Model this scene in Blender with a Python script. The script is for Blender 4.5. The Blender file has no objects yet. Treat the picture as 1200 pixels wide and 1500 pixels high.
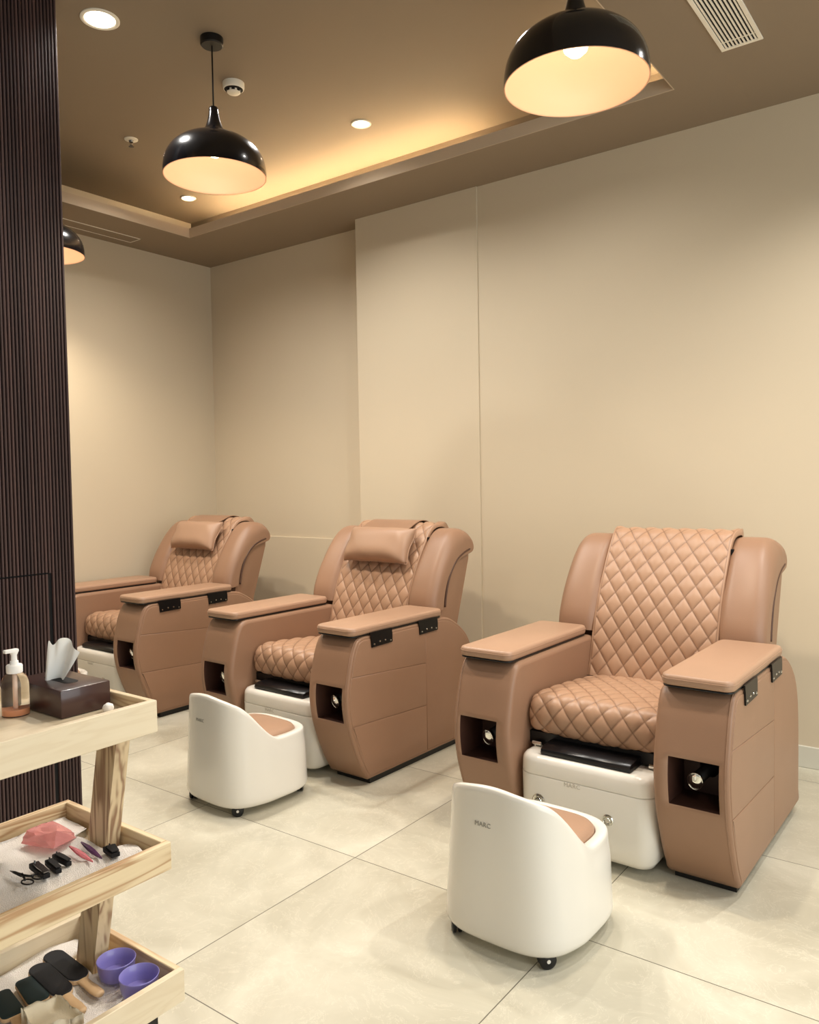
import bpy, bmesh, math, random
from mathutils import Vector, Matrix
random.seed(7)
PI = math.pi
SC = bpy.context.scene
COL = SC.collection

# ------------------------------------------------------------------ materials
def s2l(c):
    f = lambda v: v / 12.92 if v <= .04045 else ((v + .055) / 1.055) ** 2.4
    return tuple(f(v / 255) for v in c) + (1,)

class NT:
    def __init__(s, m):
        s.t = m.node_tree; s.n = s.t.nodes; s.l = s.t.links
        s.b = s.n['Principled BSDF']
    def add(s, kind, **kw):
        n = s.n.new(kind)
        for k, v in kw.items():
            setattr(n, k, v)
        return n
    def link(s, a, b): s.l.new(a, b)
    def mth(s, op, a, b=None, c=None):
        n = s.n.new('ShaderNodeMath'); n.operation = op
        for i, v in enumerate((a, b, c)):
            if v is None: continue
            if isinstance(v, (int, float)): n.inputs[i].default_value = v
            else: s.l.new(v, n.inputs[i])
        return n.outputs[0]
    def mix(s, fac, a, b, mode='MIX'):
        n = s.n.new('ShaderNodeMix'); n.data_type = 'RGBA'; n.blend_type = mode
        for i, v in ((0, fac), (6, a), (7, b)):
            if isinstance(v, (int, float)): n.inputs[i].default_value = v
            elif isinstance(v, tuple): n.inputs[i].default_value = v
            else: s.l.new(v, n.inputs[i])
        return n.outputs[2]

def mat(name, rgb, rough=.5, metal=0, noise=0, nscale=20, bump=0, bscale=200, coat=0, trans=0, emit=None, estr=0, ior=1.45, sss=0, dist=.002):
    m = bpy.data.materials.new(name); m.use_nodes = True
    t = NT(m); b = t.b
    c = s2l(rgb)
    b.inputs['Base Color'].default_value = c
    b.inputs['Roughness'].default_value = rough
    b.inputs['Metallic'].default_value = metal
    b.inputs['IOR'].default_value = ior
    b.inputs['Coat Weight'].default_value = coat
    b.inputs['Transmission Weight'].default_value = trans
    if emit:
        b.inputs['Emission Color'].default_value = s2l(emit)
        b.inputs['Emission Strength'].default_value = estr
    tc = t.add('ShaderNodeTexCoord')
    if noise:
        n = t.add('ShaderNodeTexNoise'); n.inputs['Scale'].default_value = nscale; n.inputs['Detail'].default_value = 5
        t.link(tc.outputs['Object'], n.inputs['Vector'])
        d = tuple(v * (1 - noise) for v in c[:3]) + (1,)
        l = tuple(min(1, v * (1 + noise)) for v in c[:3]) + (1,)
        t.link(t.mix(n.outputs['Fac'], d, l), b.inputs['Base Color'])
    if bump:
        n = t.add('ShaderNodeTexNoise'); n.inputs['Scale'].default_value = bscale; n.inputs['Detail'].default_value = 3
        t.link(tc.outputs['Object'], n.inputs['Vector'])
        bp = t.add('ShaderNodeBump'); bp.inputs['Strength'].default_value = bump; bp.inputs['Distance'].default_value = dist
        t.link(n.outputs['Fac'], bp.inputs['Height']); t.link(bp.outputs['Normal'], b.inputs['Normal'])
    return m

LEATHER = (149, 115, 91)
M = {}
M['leather'] = mat('leather', LEATHER, .42, noise=.05, nscale=9, bump=.12, bscale=260)
M['leather_pad'] = mat('leather_pad', (168, 134, 109), .42, noise=.04, nscale=9, bump=.12, bscale=260)
M['groove_line'] = mat('groove_shade', (84, 58, 44), .5)  # shade of the cushion groove put into a dark colour
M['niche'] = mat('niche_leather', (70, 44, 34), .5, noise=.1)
M['black'] = mat('black_plastic', (10, 10, 12), .35)
M['blackv'] = mat('black_vinyl', (12, 12, 15), .3, bump=.08)
M['hinge'] = mat('hinge_black', (16, 15, 16), .35, metal=.3)
M['chrome'] = mat('chrome', (225, 225, 220), .07, metal=1)
M['white'] = mat('white_plastic', (230, 225, 214), .22, coat=.3)
M['grey_print'] = mat('grey_lettering', (150, 146, 136), .5)
M['faint_print'] = mat('faint_lettering', (186, 180, 166), .4)
M['lampblack'] = mat('lamp_black', (12, 12, 15), .2, coat=.4)
M['lampinner'] = mat('lamp_inner', (214, 170, 136), .55)
M['bulb'] = mat('bulb_glow', (255, 235, 200), .4, emit=(255, 232, 190), estr=7)
M['downlight'] = mat('downlight_glow', (255, 250, 240), .4, emit=(255, 238, 214), estr=14)
M['trim_white'] = mat('trim_white', (228, 220, 204), .45)
M['ceil_white'] = mat('device_white', (235, 228, 212), .4)
M['ventdark'] = mat('vent_dark', (22, 19, 16), .8)
M['led'] = mat('led_strip', (255, 225, 160), .5, emit=(255, 228, 184), estr=105)
M['towel'] = mat('towel', (238, 233, 227), .95, noise=.05, nscale=40, bump=.9, bscale=420, dist=.004)
M['cream_cloth'] = mat('cream_cloth', (222, 210, 184), .95, noise=.06, nscale=40, bump=.3, bscale=300, dist=.003)
M['tissue'] = mat('tissue', (240, 238, 232), .8)
M['darkbrown'] = mat('dark_brown_box', (66, 44, 40), .3, noise=.12, nscale=12, coat=.2)
M['filegreen'] = mat('file_green', (16, 40, 42), .6, bump=.3, bscale=900)
M['fileblack'] = mat('file_black', (9, 10, 16), .7, bump=.3, bscale=900)
M['filewood'] = mat('file_wood', (205, 172, 132), .5, noise=.12, nscale=30)
M['filegrey'] = mat('file_grey', (120, 122, 130), .6)
M['purple'] = mat('purple_plastic', (150, 142, 212), .3, trans=.3, coat=.2)
M['pink'] = mat('pink_plastic', (255, 186, 182), .15, trans=.55, coat=.2)
M['pinkmetal'] = mat('pink_enamel', (214, 120, 130), .3, noise=.35, nscale=120)
M['violet'] = mat('violet_enamel', (88, 50, 96), .3, noise=.5, nscale=150)
M['steel'] = mat('steel', (150, 150, 150), .25, metal=1)
M['glass'] = mat('clear_glass', (255, 255, 255), .03, trans=1, ior=1.25)
M['orange'] = mat('orange_liquid', (255, 176, 128), .15, trans=.15)
M['tube'] = mat('pump_tube', (246, 214, 190), .3)
M['cotton'] = mat('cotton', (245, 242, 236), .95)

def paint(name, rgb, k=.03):
    return mat(name, rgb, .75, noise=k, nscale=1.7, bump=.05, bscale=120)
M['wall'] = paint('wall_paint', (203, 188, 162))
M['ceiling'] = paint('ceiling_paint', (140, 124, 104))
M['lip'] = paint('cove_lip_lit', (196, 178, 154))  # lamp light on the lip is put into this lighter colour
M['base'] = mat('baseboard_tile', (206, 202, 186), .35)

def wood_mat(name, axis, light, dark, grain):
    m = bpy.data.materials.new(name); m.use_nodes = True; t = NT(m)
    tc = t.add('ShaderNodeTexCoord'); mp = t.add('ShaderNodeMapping')
    s = [16, 16, 16]; s[axis] = 1.3
    mp.inputs['Scale'].default_value = s
    t.link(tc.outputs['Object'], mp.inputs['Vector'])
    n = t.add('ShaderNodeTexNoise'); n.inputs['Scale'].default_value = 1.1; n.inputs['Detail'].default_value = 3; n.inputs['Distortion'].default_value = .6
    t.link(mp.outputs[0], n.inputs['Vector'])
    rings = t.mth('SINE', t.mth('MULTIPLY', n.outputs['Fac'], 46))
    n2 = t.add('ShaderNodeTexNoise'); n2.inputs['Scale'].default_value = 8; n2.inputs['Detail'].default_value = 4
    t.link(mp.outputs[0], n2.inputs['Vector'])
    f = t.mth('MULTIPLY', t.mth('POWER', t.mth('MULTIPLY_ADD', rings, .5, .5), 2.2), grain)
    f = t.mth('ADD', f, t.mth('MULTIPLY', n2.outputs['Fac'], .18))
    t.link(t.mix(f, s2l(light), s2l(dark)), t.b.inputs['Base Color'])
    t.b.inputs['Roughness'].default_value = .5
    return m
M['wood_y'] = wood_mat('pine_grain_long', 1, (226, 206, 168), (170, 128, 86), .75)
M['wood_x'] = wood_mat('pine_grain_cross', 0, (226, 206, 168), (176, 136, 96), .55)
M['wood_z'] = wood_mat('pine_grain_leg', 2, (218, 196, 158), (140, 104, 76), .8)
M['wood_plain'] = wood_mat('pine_plain', 1, (226, 211, 182), (206, 184, 150), .25)

def slat_mat():
    m = bpy.data.materials.new('dark_slats'); m.use_nodes = True; t = NT(m)
    g = t.add('ShaderNodeNewGeometry'); sp = t.add('ShaderNodeSeparateXYZ'); t.link(g.outputs['Position'], sp.inputs[0])
    cell = t.mth('FLOOR', t.mth('DIVIDE', sp.outputs['Y'], .0145))
    wn = t.add('ShaderNodeTexWhiteNoise', noise_dimensions='1D'); t.link(cell, wn.inputs['W'])
    n = t.add('ShaderNodeTexNoise'); n.inputs['Scale'].default_value = 6; n.inputs['Detail'].default_value = 4
    mp = t.add('ShaderNodeMapping'); mp.inputs['Scale'].default_value = (40, 40, 1)
    t.link(g.outputs['Position'], mp.inputs['Vector']); t.link(mp.outputs[0], n.inputs['Vector'])
    f = t.mth('MULTIPLY_ADD', n.outputs['Fac'], .5, t.mth('MULTIPLY', wn.outputs['Value'], .5))
    t.link(t.mix(f, s2l((42, 30, 31)), s2l((92, 68, 64))), t.b.inputs['Base Color'])
    t.b.inputs['Roughness'].default_value = .5
    return m
M['slat'] = slat_mat()
M['slatback'] = mat('slat_backing', (8, 7, 8), .8)

def floor_mat():
    m = bpy.data.materials.new('stone_tiles'); m.use_nodes = True; t = NT(m)
    g = t.add('ShaderNodeNewGeometry'); sp = t.add('ShaderNodeSeparateXYZ'); t.link(g.outputs['Position'], sp.inputs[0])
    def line(o, off, pitch, w):
        u = t.mth('DIVIDE', t.mth('SUBTRACT', o, off), pitch)
        d = t.mth('ABSOLUTE', t.mth('SUBTRACT', u, t.mth('ROUND', u)))
        return t.mth('LESS_THAN', d, w / pitch)
    gx = line(sp.outputs['X'], -1.854, .824, .0016)
    gy = line(sp.outputs['Y'], 2.126, .838, .0016)
    grout = t.mth('MAXIMUM', gx, gy)
    # each tile its own veining
    tx = t.mth('FLOOR', t.mth('DIVIDE', t.mth('SUBTRACT', sp.outputs['X'], -1.854), .824))
    ty = t.mth('FLOOR', t.mth('DIVIDE', t.mth('SUBTRACT', sp.outputs['Y'], 2.126), .838))
    off = t.add('ShaderNodeCombineXYZ'); t.link(t.mth('MULTIPLY', tx, 3.7), off.inputs[0]); t.link(t.mth('MULTIPLY', ty, 5.1), off.inputs[1])
    va = t.add('ShaderNodeVectorMath', operation='ADD'); t.link(g.outputs['Position'], va.inputs[0]); t.link(off.outputs[0], va.inputs[1])
    n1 = t.add('ShaderNodeTexNoise'); n1.inputs['Scale'].default_value = 2.2; n1.inputs['Detail'].default_value = 8; n1.inputs['Roughness'].default_value = .62; n1.inputs['Distortion'].default_value = .8
    n2 = t.add('ShaderNodeTexNoise'); n2.inputs['Scale'].default_value = 7; n2.inputs['Detail'].default_value = 9; n2.inputs['Roughness'].default_value = .7; n2.inputs['Distortion'].default_value = 1.5
    for n in (n1, n2): t.link(va.outputs[0], n.inputs['Vector'])
    r1 = t.add('ShaderNodeMapRange'); r1.inputs[1].default_value = .3; r1.inputs[2].default_value = .7; t.link(n1.outputs['Fac'], r1.inputs[0])
    c = t.mix(r1.outputs[0], s2l((182, 176, 156)), s2l((214, 209, 190)))
    vein = t.mth('LESS_THAN', t.mth('ABSOLUTE', t.mth('SUBTRACT', n2.outputs['Fac'], .5)), .006)
    c = t.mix(t.mth('MULTIPLY', vein, .35), c, s2l((236, 230, 212)))
    c = t.mix(grout, c, s2l((104, 98, 84)))
    t.link(c, t.b.inputs['Base Color'])
    t.link(t.mth('MULTIPLY_ADD', n1.outputs['Fac'], .25, .25), t.b.inputs['Roughness'])
    return m
M['floor'] = floor_mat()

def quilt_mat():
    m = mat('quilted_leather', (176, 128, 96), .42, bump=.1, bscale=260)
    t = NT(m)
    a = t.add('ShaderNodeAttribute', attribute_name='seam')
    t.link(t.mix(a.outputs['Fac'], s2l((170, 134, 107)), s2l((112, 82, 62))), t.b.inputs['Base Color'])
    return m
M['quilt'] = quilt_mat()

# ------------------------------------------------------------------ mesh helpers
def obj(name, bm, mats, parent=None, loc=None, rot=None, smooth=False, sharp=None):
    me = bpy.data.meshes.new(name)
    bmesh.ops.recalc_face_normals(bm, faces=bm.faces[:])
    if sharp is not None:
        for f in bm.faces: f.smooth = True
        for e in bm.edges:
            if len(e.link_faces) == 2 and e.calc_face_angle(0) > math.radians(sharp): e.smooth = False
    elif smooth:
        for f in bm.faces: f.smooth = True
    bm.to_mesh(me); bm.free()
    if not isinstance(mats, (list, tuple)): mats = [mats]
    for m in mats: me.materials.append(M[m] if isinstance(m, str) else m)
    o = bpy.data.objects.new(name, me); COL.objects.link(o)
    if parent: o.parent = parent
    if loc is not None: o.location = loc
    if rot is not None: o.rotation_euler = rot
    return o

def tag(o, label=None, cat=None, group=None, kind=None):
    for k, v in (('label', label), ('category', cat), ('group', group), ('kind', kind)):
        if v: o[k] = v
    return o

def empty(name, loc=(0, 0, 0), rz=0):
    o = bpy.data.objects.new(name, None); COL.objects.link(o)
    o.location = loc; o.rotation_euler = (0, 0, rz); o.empty_display_size = .05
    return o

def struct(name, bm, mats, **kw):
    return tag(obj(name, bm, mats, **kw), kind='structure')

def copy_tree(o, parent=None):
    c = o.copy(); COL.objects.link(c)
    if parent: c.parent = parent
    for ch in list(o.children): copy_tree(ch, c)
    return c

def box(bm, x0, x1, y0, y1, z0, z1, bev=0, seg=2, mi=0, mtx=None):
    r = bmesh.ops.create_cube(bm, size=1)
    vs = r['verts']
    for v in vs:
        v.co = Vector(((x0 + x1) / 2 + v.co.x * (x1 - x0), (y0 + y1) / 2 + v.co.y * (y1 - y0), (z0 + z1) / 2 + v.co.z * (z1 - z0)))
    fs = set(f for v in vs for f in v.link_faces)
    if bev:
        es = set(e for v in vs for e in v.link_edges)
        r = bmesh.ops.bevel(bm, geom=list(es), offset=bev, segments=seg, profile=.5, affect='EDGES')
        fs = set(r['faces']) | set(f for f in fs if f.is_valid)
        vs = list(set(v for f in fs for v in f.verts))
    for f in fs: f.material_index = mi
    if mtx is not None:
        for v in vs: v.co = mtx @ v.co
    return vs

def lathe(bm, prof, n=32, c=(0, 0, 0), mi=0, mtx=None, closed=False):
    """prof: list of (r, z)"""
    rings = []
    for r, z in prof:
        if r < 1e-6: rings.append([bm.verts.new((c[0], c[1], c[2] + z))])
        else: rings.append([bm.verts.new((c[0] + r * math.cos(2 * PI * i / n), c[1] + r * math.sin(2 * PI * i / n), c[2] + z)) for i in range(n)])
    if closed: rings.append(rings[0])
    for a, b in zip(rings, rings[1:]):
        for i in range(n):
            j = (i + 1) % n
            q = [a[i % len(a)], a[j % len(a)], b[j % len(b)], b[i % len(b)]]
            u = []
            for v in q:
                if v not in u: u.append(v)
            if len(u) >= 3:
                f = bm.faces.new(u); f.material_index = mi
    if mtx is not None:
        for v in set(v for r in rings for v in r): v.co = mtx @ v.co

def tube(bm, pts, r, n=8, mi=0, cap=True):
    pts = [Vector(p) for p in pts]
    rings = []; up = Vector((0, 0, 1))
    for i, p in enumerate(pts):
        d = (pts[min(i + 1, len(pts) - 1)] - pts[max(i - 1, 0)]).normalized()
        a = d.cross(up)
        if a.length < .05: a = d.cross(Vector((1, 0, 0)))
        a.normalize(); b = d.cross(a)
        rr = r[i] if isinstance(r, (list, tuple)) else r
        rings.append([bm.verts.new(p + (a * math.cos(2 * PI * k / n) + b * math.sin(2 * PI * k / n)) * rr) for k in range(n)])
    for A, B in zip(rings, rings[1:]):
        for k in range(n):
            f = bm.faces.new((A[k], A[(k + 1) % n], B[(k + 1) % n], B[k])); f.material_index = mi
    if cap:
        for R_ in (rings[0], rings[-1]):
            f = bm.faces.new(R_); f.material_index = mi

def catmull(p, k=4, closed=False):
    out = []; n = len(p)
    for i in range(n if closed else n - 1):
        g = lambda j: Vector(p[j % n]) if closed else Vector(p[max(0, min(n - 1, j))])
        a, b, c, d = g(i - 1), g(i), g(i + 1), g(i + 2)
        for s in range(k):
            t = s / k
            out.append(.5 * ((2 * b) + (c - a) * t + (2 * a - 5 * b + 4 * c - d) * t * t + (3 * b - a - 3 * c + d) * t ** 3))
    if not closed: out.append(Vector(p[-1]))
    return out

def resample(p, n):
    L = [0]
    for a, b in zip(p, p[1:]): L.append(L[-1] + (b - a).length)
    out = []; j = 0
    for i in range(n):
        t = L[-1] * i / (n - 1)
        while j < len(L) - 2 and L[j + 1] < t: j += 1
        u = (t - L[j]) / max(1e-9, L[j + 1] - L[j])
        out.append(p[j].lerp(p[j + 1], u))
    return out, L[-1]

def normals2(p, closed):
    out = []; n = len(p)
    for i in range(n):
        a = p[(i - 1) % n] if closed or i > 0 else p[i]
        b = p[(i + 1) % n] if closed or i < n - 1 else p[i]
        d = (b - a).normalized(); out.append(Vector((-d.y, d.x)))
    return out

def rrect(hx, hy, r, n=6, cx=0, cy=0):
    pts = []
    for sx, sy, a0 in ((1, 1, 0), (-1, 1, PI / 2), (-1, -1, PI), (1, -1, 3 * PI / 2)):
        for k in range(n + 1):
            a = a0 + PI / 2 * k / n
            pts.append((cx + sx * (hx - r) + r * math.cos(a), cy + sy * (hy - r) + r * math.sin(a)))
    return pts

def loft(bm, rings, cap0=True, cap1=True, mi=0):
    R_ = [[bm.verts.new(v) for v in r] for r in rings]
    n = len(R_[0])
    for a, b in zip(R_, R_[1:]):
        for i in range(n):
            f = bm.faces.new((a[i], a[(i + 1) % n], b[(i + 1) % n], b[i])); f.material_index = mi
    if cap0: bm.faces.new(R_[0]).material_index = mi
    if cap1: bm.faces.new(R_[-1]).material_index = mi
    return R_

def slab(bm, hx, hy, r, z0, z1, e, cx=0, cy=0, mi=0, n=6, mtx=None):
    """rounded-corner slab with softened top and bottom edges"""
    ring = lambda ins, z: [(x, y, z) for x, y in rrect(hx - ins, hy - ins, max(.002, r - ins), n, cx, cy)]
    rings = [ring(e, z0), ring(e * .3, z0 + e * .3), ring(0, z0 + e), ring(0, z1 - e), ring(e * .3, z1 - e * .3), ring(e, z1)]
    R_ = loft(bm, rings, mi=mi)
    if mtx is not None:
        for ri in R_:
            for v in ri: v.co = mtx @ v.co

def lettering(text, size, parent, mtx, material, depth=.0006):
    cu = bpy.data.curves.new('lettering', 'FONT'); cu.body = text; cu.size = size
    cu.align_x = 'CENTER'; cu.align_y = 'CENTER'; cu.extrude = depth; cu.space_character = 1.08
    o = bpy.data.objects.new('tmp_text', cu); COL.objects.link(o)
    bpy.context.view_layer.update()
    me = bpy.data.meshes.new_from_object(o.evaluated_get(bpy.context.evaluated_depsgraph_get()))
    bpy.data.objects.remove(o)
    me.materials.clear(); me.materials.append(M[material])
    t = bpy.data.objects.new('lettering', me); COL.objects.link(t); t.parent = parent
    t.matrix_local = mtx
    return t

# ------------------------------------------------------------------ room
ZC, ZU = 3.03, 3.325            # lower ceiling, tray ceiling
YW, YR = 3.985, 4.13           # main wall, recessed wall
XL = -4.97
TX0, TX1, TY0, TY1 = -4.48, -1.165, .5, 3.55   # ceiling tray opening
XR, YF = 2.6, -2.2

bm = bmesh.new(); box(bm, XL - .1, XR, YF, YR + .15, -.1, 0); struct('floor', bm, 'floor')
bm = bmesh.new(); box(bm, -2.445, XR, YW, YW + .3, 0, ZU + .2); struct('wall_back', bm, 'wall')
bm = bmesh.new(); box(bm, -3.36, -2.445, YW - .009, YW + .3, 0, ZU + .2, .003); struct('wall_pillar', bm, 'wall')
bm = bmesh.new(); box(bm, XL - .1, -3.36, YR, YR + .15, 0, ZU + .2); struct('wall_recess', bm, 'wall')
bm = bmesh.new(); box(bm, XL - .1, XL, YF, YR, 0, ZU + .2); struct('wall_left', bm, 'wall')
bm = bmesh.new(); box(bm, XL, -3.36, YR - .016, YR, .09, .955, .003); struct('trim_2', bm, 'wall')      # low panelling in the recess
bm = bmesh.new(); box(bm, -2.445, XR, YW - .014, YW, 0, .10, .003); struct('baseboard_back', bm, 'base')
bm = bmesh.new(); box(bm, -3.36, -2.445, YW - .023, YW - .009, 0, .10, .003); struct('baseboard_pillar', bm, 'base')
bm = bmesh.new(); box(bm, XL, -3.36, YR - .03, YR - .016, 0, .10, .003); struct('baseboard_recess', bm, 'base')
bm = bmesh.new(); box(bm, XL, XL + .014, 1.9, YR - .03, 0, .10, .003); struct('baseboard_left', bm, 'base')

# dropped ceiling around the tray, thin at the lip so that a light cove sits behind it
bm = bmesh.new()
LIP = .03; CV = .405            # slab thickness above the opening, cove depth
def ring_slab(x0, x1, y0, y1): box(bm, x0, x1, y0, y1, ZC, ZC + LIP)
ring_slab(XL, XR, TY1, YR); ring_slab(XL, XR, YF, TY0); ring_slab(XL, TX0, TY0, TY1); ring_slab(TX1, XR, TY0, TY1)
struct('ceiling', bm, 'ceiling')
bm = bmesh.new(); box(bm, XL, XR, YF, YR, ZU, ZU + .1); struct('ceiling_tray', bm, 'ceiling')
# lip upstand of the cove
bm = bmesh.new(); T = .02; ZL = ZC + .062
E_ = .005
box(bm, TX0, TX1, TY1 - E_, TY1, ZC + .0005, ZL); box(bm, TX0, TX0 + E_, TY0, TY1 - E_, ZC + .0005, ZL)
box(bm, TX1 - E_, TX1, TY0, TY1 - E_, ZC + .0005, ZL); box(bm, TX0, TX1, TY0, TY0 + E_, ZC + .0005, ZL)
struct('trim_1', bm, 'lip')
# back of the cove (hidden box that closes the light trough)
bm = bmesh.new()
box(bm, XL, TX1 + CV, TY1 + CV, TY1 + CV + .02, ZC + LIP, ZU); box(bm, TX1 + CV, TX1 + CV + .02, TY0, TY1 + CV, ZC + LIP, ZU)
struct('trim_3', bm, 'ceiling')
bm = bmesh.new(); box(bm, TX0 - .1, -2.35, TY1 + .31, TY1 + .335, ZC + LIP + .002, ZC + LIP + .016, .003)
struct('trim_4', bm, 'led')
bm = bmesh.new(); box(bm, -1.72, TX1 + .02, TY1 + .24, TY1 + .265, ZC + LIP + .002, ZC + LIP + .016, .003)
struct('trim_5', bm, 'led')

# slatted partition
PX, PY1, P0 = -3.09, 1.815, .2
bm = bmesh.new(); pitch = .0145
box(bm, PX - .2, PX - .012, P0, PY1, 0, ZU, 0, mi=1)
n = int((PY1 - P0) / pitch)
for i in range(n):
    y1 = PY1 - i * pitch; y0 = y1 - .0098
    gap = abs((y0 + y1) / 2 - 1.703) < pitch / 2
    door = (y0 + y1) / 2 < 1.703
    for z0, z1 in ((0, .996 if door else .9995), (1.003 if door else 1.0, ZU)):
        if gap and z0 == 0: continue
        # rounded rib
        sec = [(PX - .013, y0), (PX - .003, y0), (PX, y0 + .0025), (PX, y1 - .0025), (PX - .003, y1), (PX - .013, y1)]
        loft(bm, [[(x, y, z0) for x, y in sec], [(x, y, z1) for x, y in sec]])
struct('wall_partition', bm, ['slat', 'slatback'])

# ------------------------------------------------------------------ ceiling fittings
def downlight(x, y, z, d, label):
    t = empty('downlight', (x, y, z)); r = d / 2
    bm = bmesh.new(); lathe(bm, [(r, 0), (r, -.004), (r * .93, -.007), (r * .8, -.005), (r * .76, .0)], 40)
    obj('trim_ring', bm, 'ceil_white', t, sharp=50)
    bm = bmesh.new(); lathe(bm, [(0, -.003), (r * .77, -.003), (r * .77, 0)], 40)
    obj('diffuser', bm, 'downlight', t)
    tag(t, label, 'downlight', 'round downlights in the ceiling tray')
downlight(-3.090, 2.012, ZU, .16, 'large round recessed downlight beside the dark slatted partition')
downlight(-2.868, 3.463, ZU, .112, 'small round downlight by the long glowing ceiling cove, clear of the pendants')
downlight(-4.537, 3.594, ZU, .106, 'small round downlight in the far corner of the tray, just under a pendant rim')

t = empty('smoke_detector', (-3.071, 2.727, ZU))
bm = bmesh.new(); lathe(bm, [(.053, 0), (.053, -.022), (.05, -.03), (.046, -.032)], 36); bm.faces.new([v for v in bm.verts if abs(v.co.z + .032) < 1e-6][::1]) if False else None
obj('housing', bm, 'ceil_white', t, sharp=40)
bm = bmesh.new(); lathe(bm, [(.046, -.032), (.038, -.034), (.034, -.036)], 36); obj('slot_ring', bm, 'ventdark', t)
bm = bmesh.new(); lathe(bm, [(.047, -.031), (.034, -.034), (.033, -.046), (.028, -.05), (0, -.051)], 36); obj('sensor_cap', bm, 'ceil_white', t, sharp=40)
bm = bmesh.new()
for k in range(8):
    a = 2 * PI * k / 8
    box(bm, -.008, .008, -.0015, .0015, -.0445, -.037, mtx=Matrix.Translation((.0345 * math.cos(a), .0345 * math.sin(a), 0)) @ Matrix.Rotation(a + PI / 2, 4, 'Z'))
obj('vent_slot', bm, 'ventdark', t)
tag(t, 'round white smoke detector on the ceiling next to a pendant cord', 'smoke detector')

t = empty('fire_sprinkler', (-4.020, 2.793, ZU))
bm = bmesh.new(); lathe(bm, [(.038, 0), (.037, -.004), (.028, -.007), (.014, -.008)], 32); obj('escutcheon', bm, 'ceil_white', t, sharp=50)
bm = bmesh.new(); lathe(bm, [(.013, -.006), (.013, -.016), (.008, -.018)], 16)
tube(bm, [(.009, 0, -.016), (.011, 0, -.028), (.004, 0, -.04)], .002); tube(bm, [(-.009, 0, -.016), (-.011, 0, -.028), (-.004, 0, -.04)], .002)
obj('sprinkler_body', bm, 'steel', t, smooth=True)
bm = bmesh.new(); lathe(bm, [(0, -.041), (.015, -.041), (.015, -.0425), (0, -.0425)], 18); obj('deflector', bm, 'steel', t)
tag(t, 'small chrome fire sprinkler head with a round white plate on the ceiling', 'sprinkler')

# linear grille (right) and slot outline (left)
t = empty('ceiling_vent', (-.835, 2.92, ZC))
x0, x1, y0, y1 = -.0775, .0775, -.45, .43
bm = bmesh.new(); w = .016
box(bm, x0, x1, y0, y0 + w, -.006, 0, .0015); box(bm, x0, x1, y1 - w, y1, -.006, 0, .0015)
box(bm, x0, x0 + w, y0 + w, y1 - w, -.006, 0, .0015); box(bm, x1 - w, x1, y0 + w, y1 - w, -.006, 0, .0015)
box(bm, x0 + w, x1 - w, y1 - .065, y1 - .060, -.004, -.001)
obj('frame', bm, 'ceil_white', t)
bm = bmesh.new(); box(bm, x0 + .01, x1 - .01, y0 + .01, y1 - .01, -.0008, -.0002); obj('backing', bm, 'ventdark', t)
bm = bmesh.new()
nb = 9
for i in range(nb):
    cx = x0 + w + (x1 - x0 - 2 * w) * (i + .5) / nb
    box(bm, cx - .0032, cx + .0032, y0 + w, y1 - w, -.0045, -.0009)
obj('slat', bm, 'ceil_white', t)
tag(t, 'white rectangular ceiling air grille with dark slots between long slats', 'air vent')

t = empty('slot_diffuser', (-4.805, 2.75, ZC))
x0, x1, y0, y1 = -.06, .06, -.6, .6; w = .006
bm = bmesh.new()
box(bm, x0, x1, y0, y0 + w, -.004, 0); box(bm, x0, x1, y1 - w, y1, -.004, 0); box(bm, x0, x0 + w, y0, y1, -.004, 0); box(bm, x1 - w, x1, y0, y1, -.004, 0)
obj('frame', bm, 'trim_white', t)
bm = bmesh.new(); box(bm, x0 + w, x1 - w, y0 + w, y1 - w, -.002, -.0003); obj('cover_panel', bm, 'ceiling', t)
tag(t, 'flush ceiling slot diffuser outlined by a thin pale frame above the far chair', 'air vent')

# ------------------------------------------------------------------ pendants
def make_pendant():
    t = empty('pendant_lamp')            # origin on the rim plane centre; parts go up
    R_ = .226
    outer = catmull([(R_, 0), (.2255, .032), (.2165, .075), (.192, .117), (.151, .151), (.104, .173), (.066, .188), (.042, .209), (.03, .24), (.022, .275), (.0185, .304), (0.0, .306)], 4)
    bm = bmesh.new(); lathe(bm, [(max(p.x, 0) if p.x > .001 else 0, p.y) for p in outer], 56)
    obj('shade', bm, 'lampblack', t, smooth=True)
    bm = bmesh.new()
    inner = catmull([(R_, 0), (R_ - .004, .002), (.2215, .032), (.2125, .074), (.188, .115), (.147, .148), (.1, .168), (.048, .177), (0, .178)], 3)
    lathe(bm, [(p.x if p.x > .001 else 0, p.y) for p in inner], 56)
    obj('shade_lining', bm, 'lampinner', t, smooth=True)
    bm = bmesh.new(); lathe(bm, [(0, .086), (.02, .09), (.036, .104), (.042, .124), (.036, .144), (.022, .160), (.016, .17), (.016, .176)], 24)
    obj('bulb', bm, 'bulb', t, smooth=True)
    bm = bmesh.new(); lathe(bm, [(.02, .15), (.021, .178)], 20); obj('socket', bm, 'black', t, smooth=True)
    bm = bmesh.new(); tube(bm, [(0, 0, .3), (0, 0, .565)], .0035, 10); obj('cord', bm, 'black', t, smooth=True)
    bm = bmesh.new(); lathe(bm, [(0, .547), (.045, .547), (.05, .552), (.05, .582), (0, .582)], 32); obj('ceiling_canopy', bm, 'black', t, sharp=40)
    return t
P = make_pendant()
PL = [((-2.838, 2.40, ZU - .606), 'black dome pendant lamp hanging whole in view by the smoke detector'),
      ((-1.094, 2.386, ZC - .442), 'largest-looking black dome pendant lamp, its bulb showing under the rim'),
      ((-4.44, 2.475, ZU - .582 - .06), 'black dome pendant lamp half hidden behind the slatted partition')]
pend = []
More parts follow.
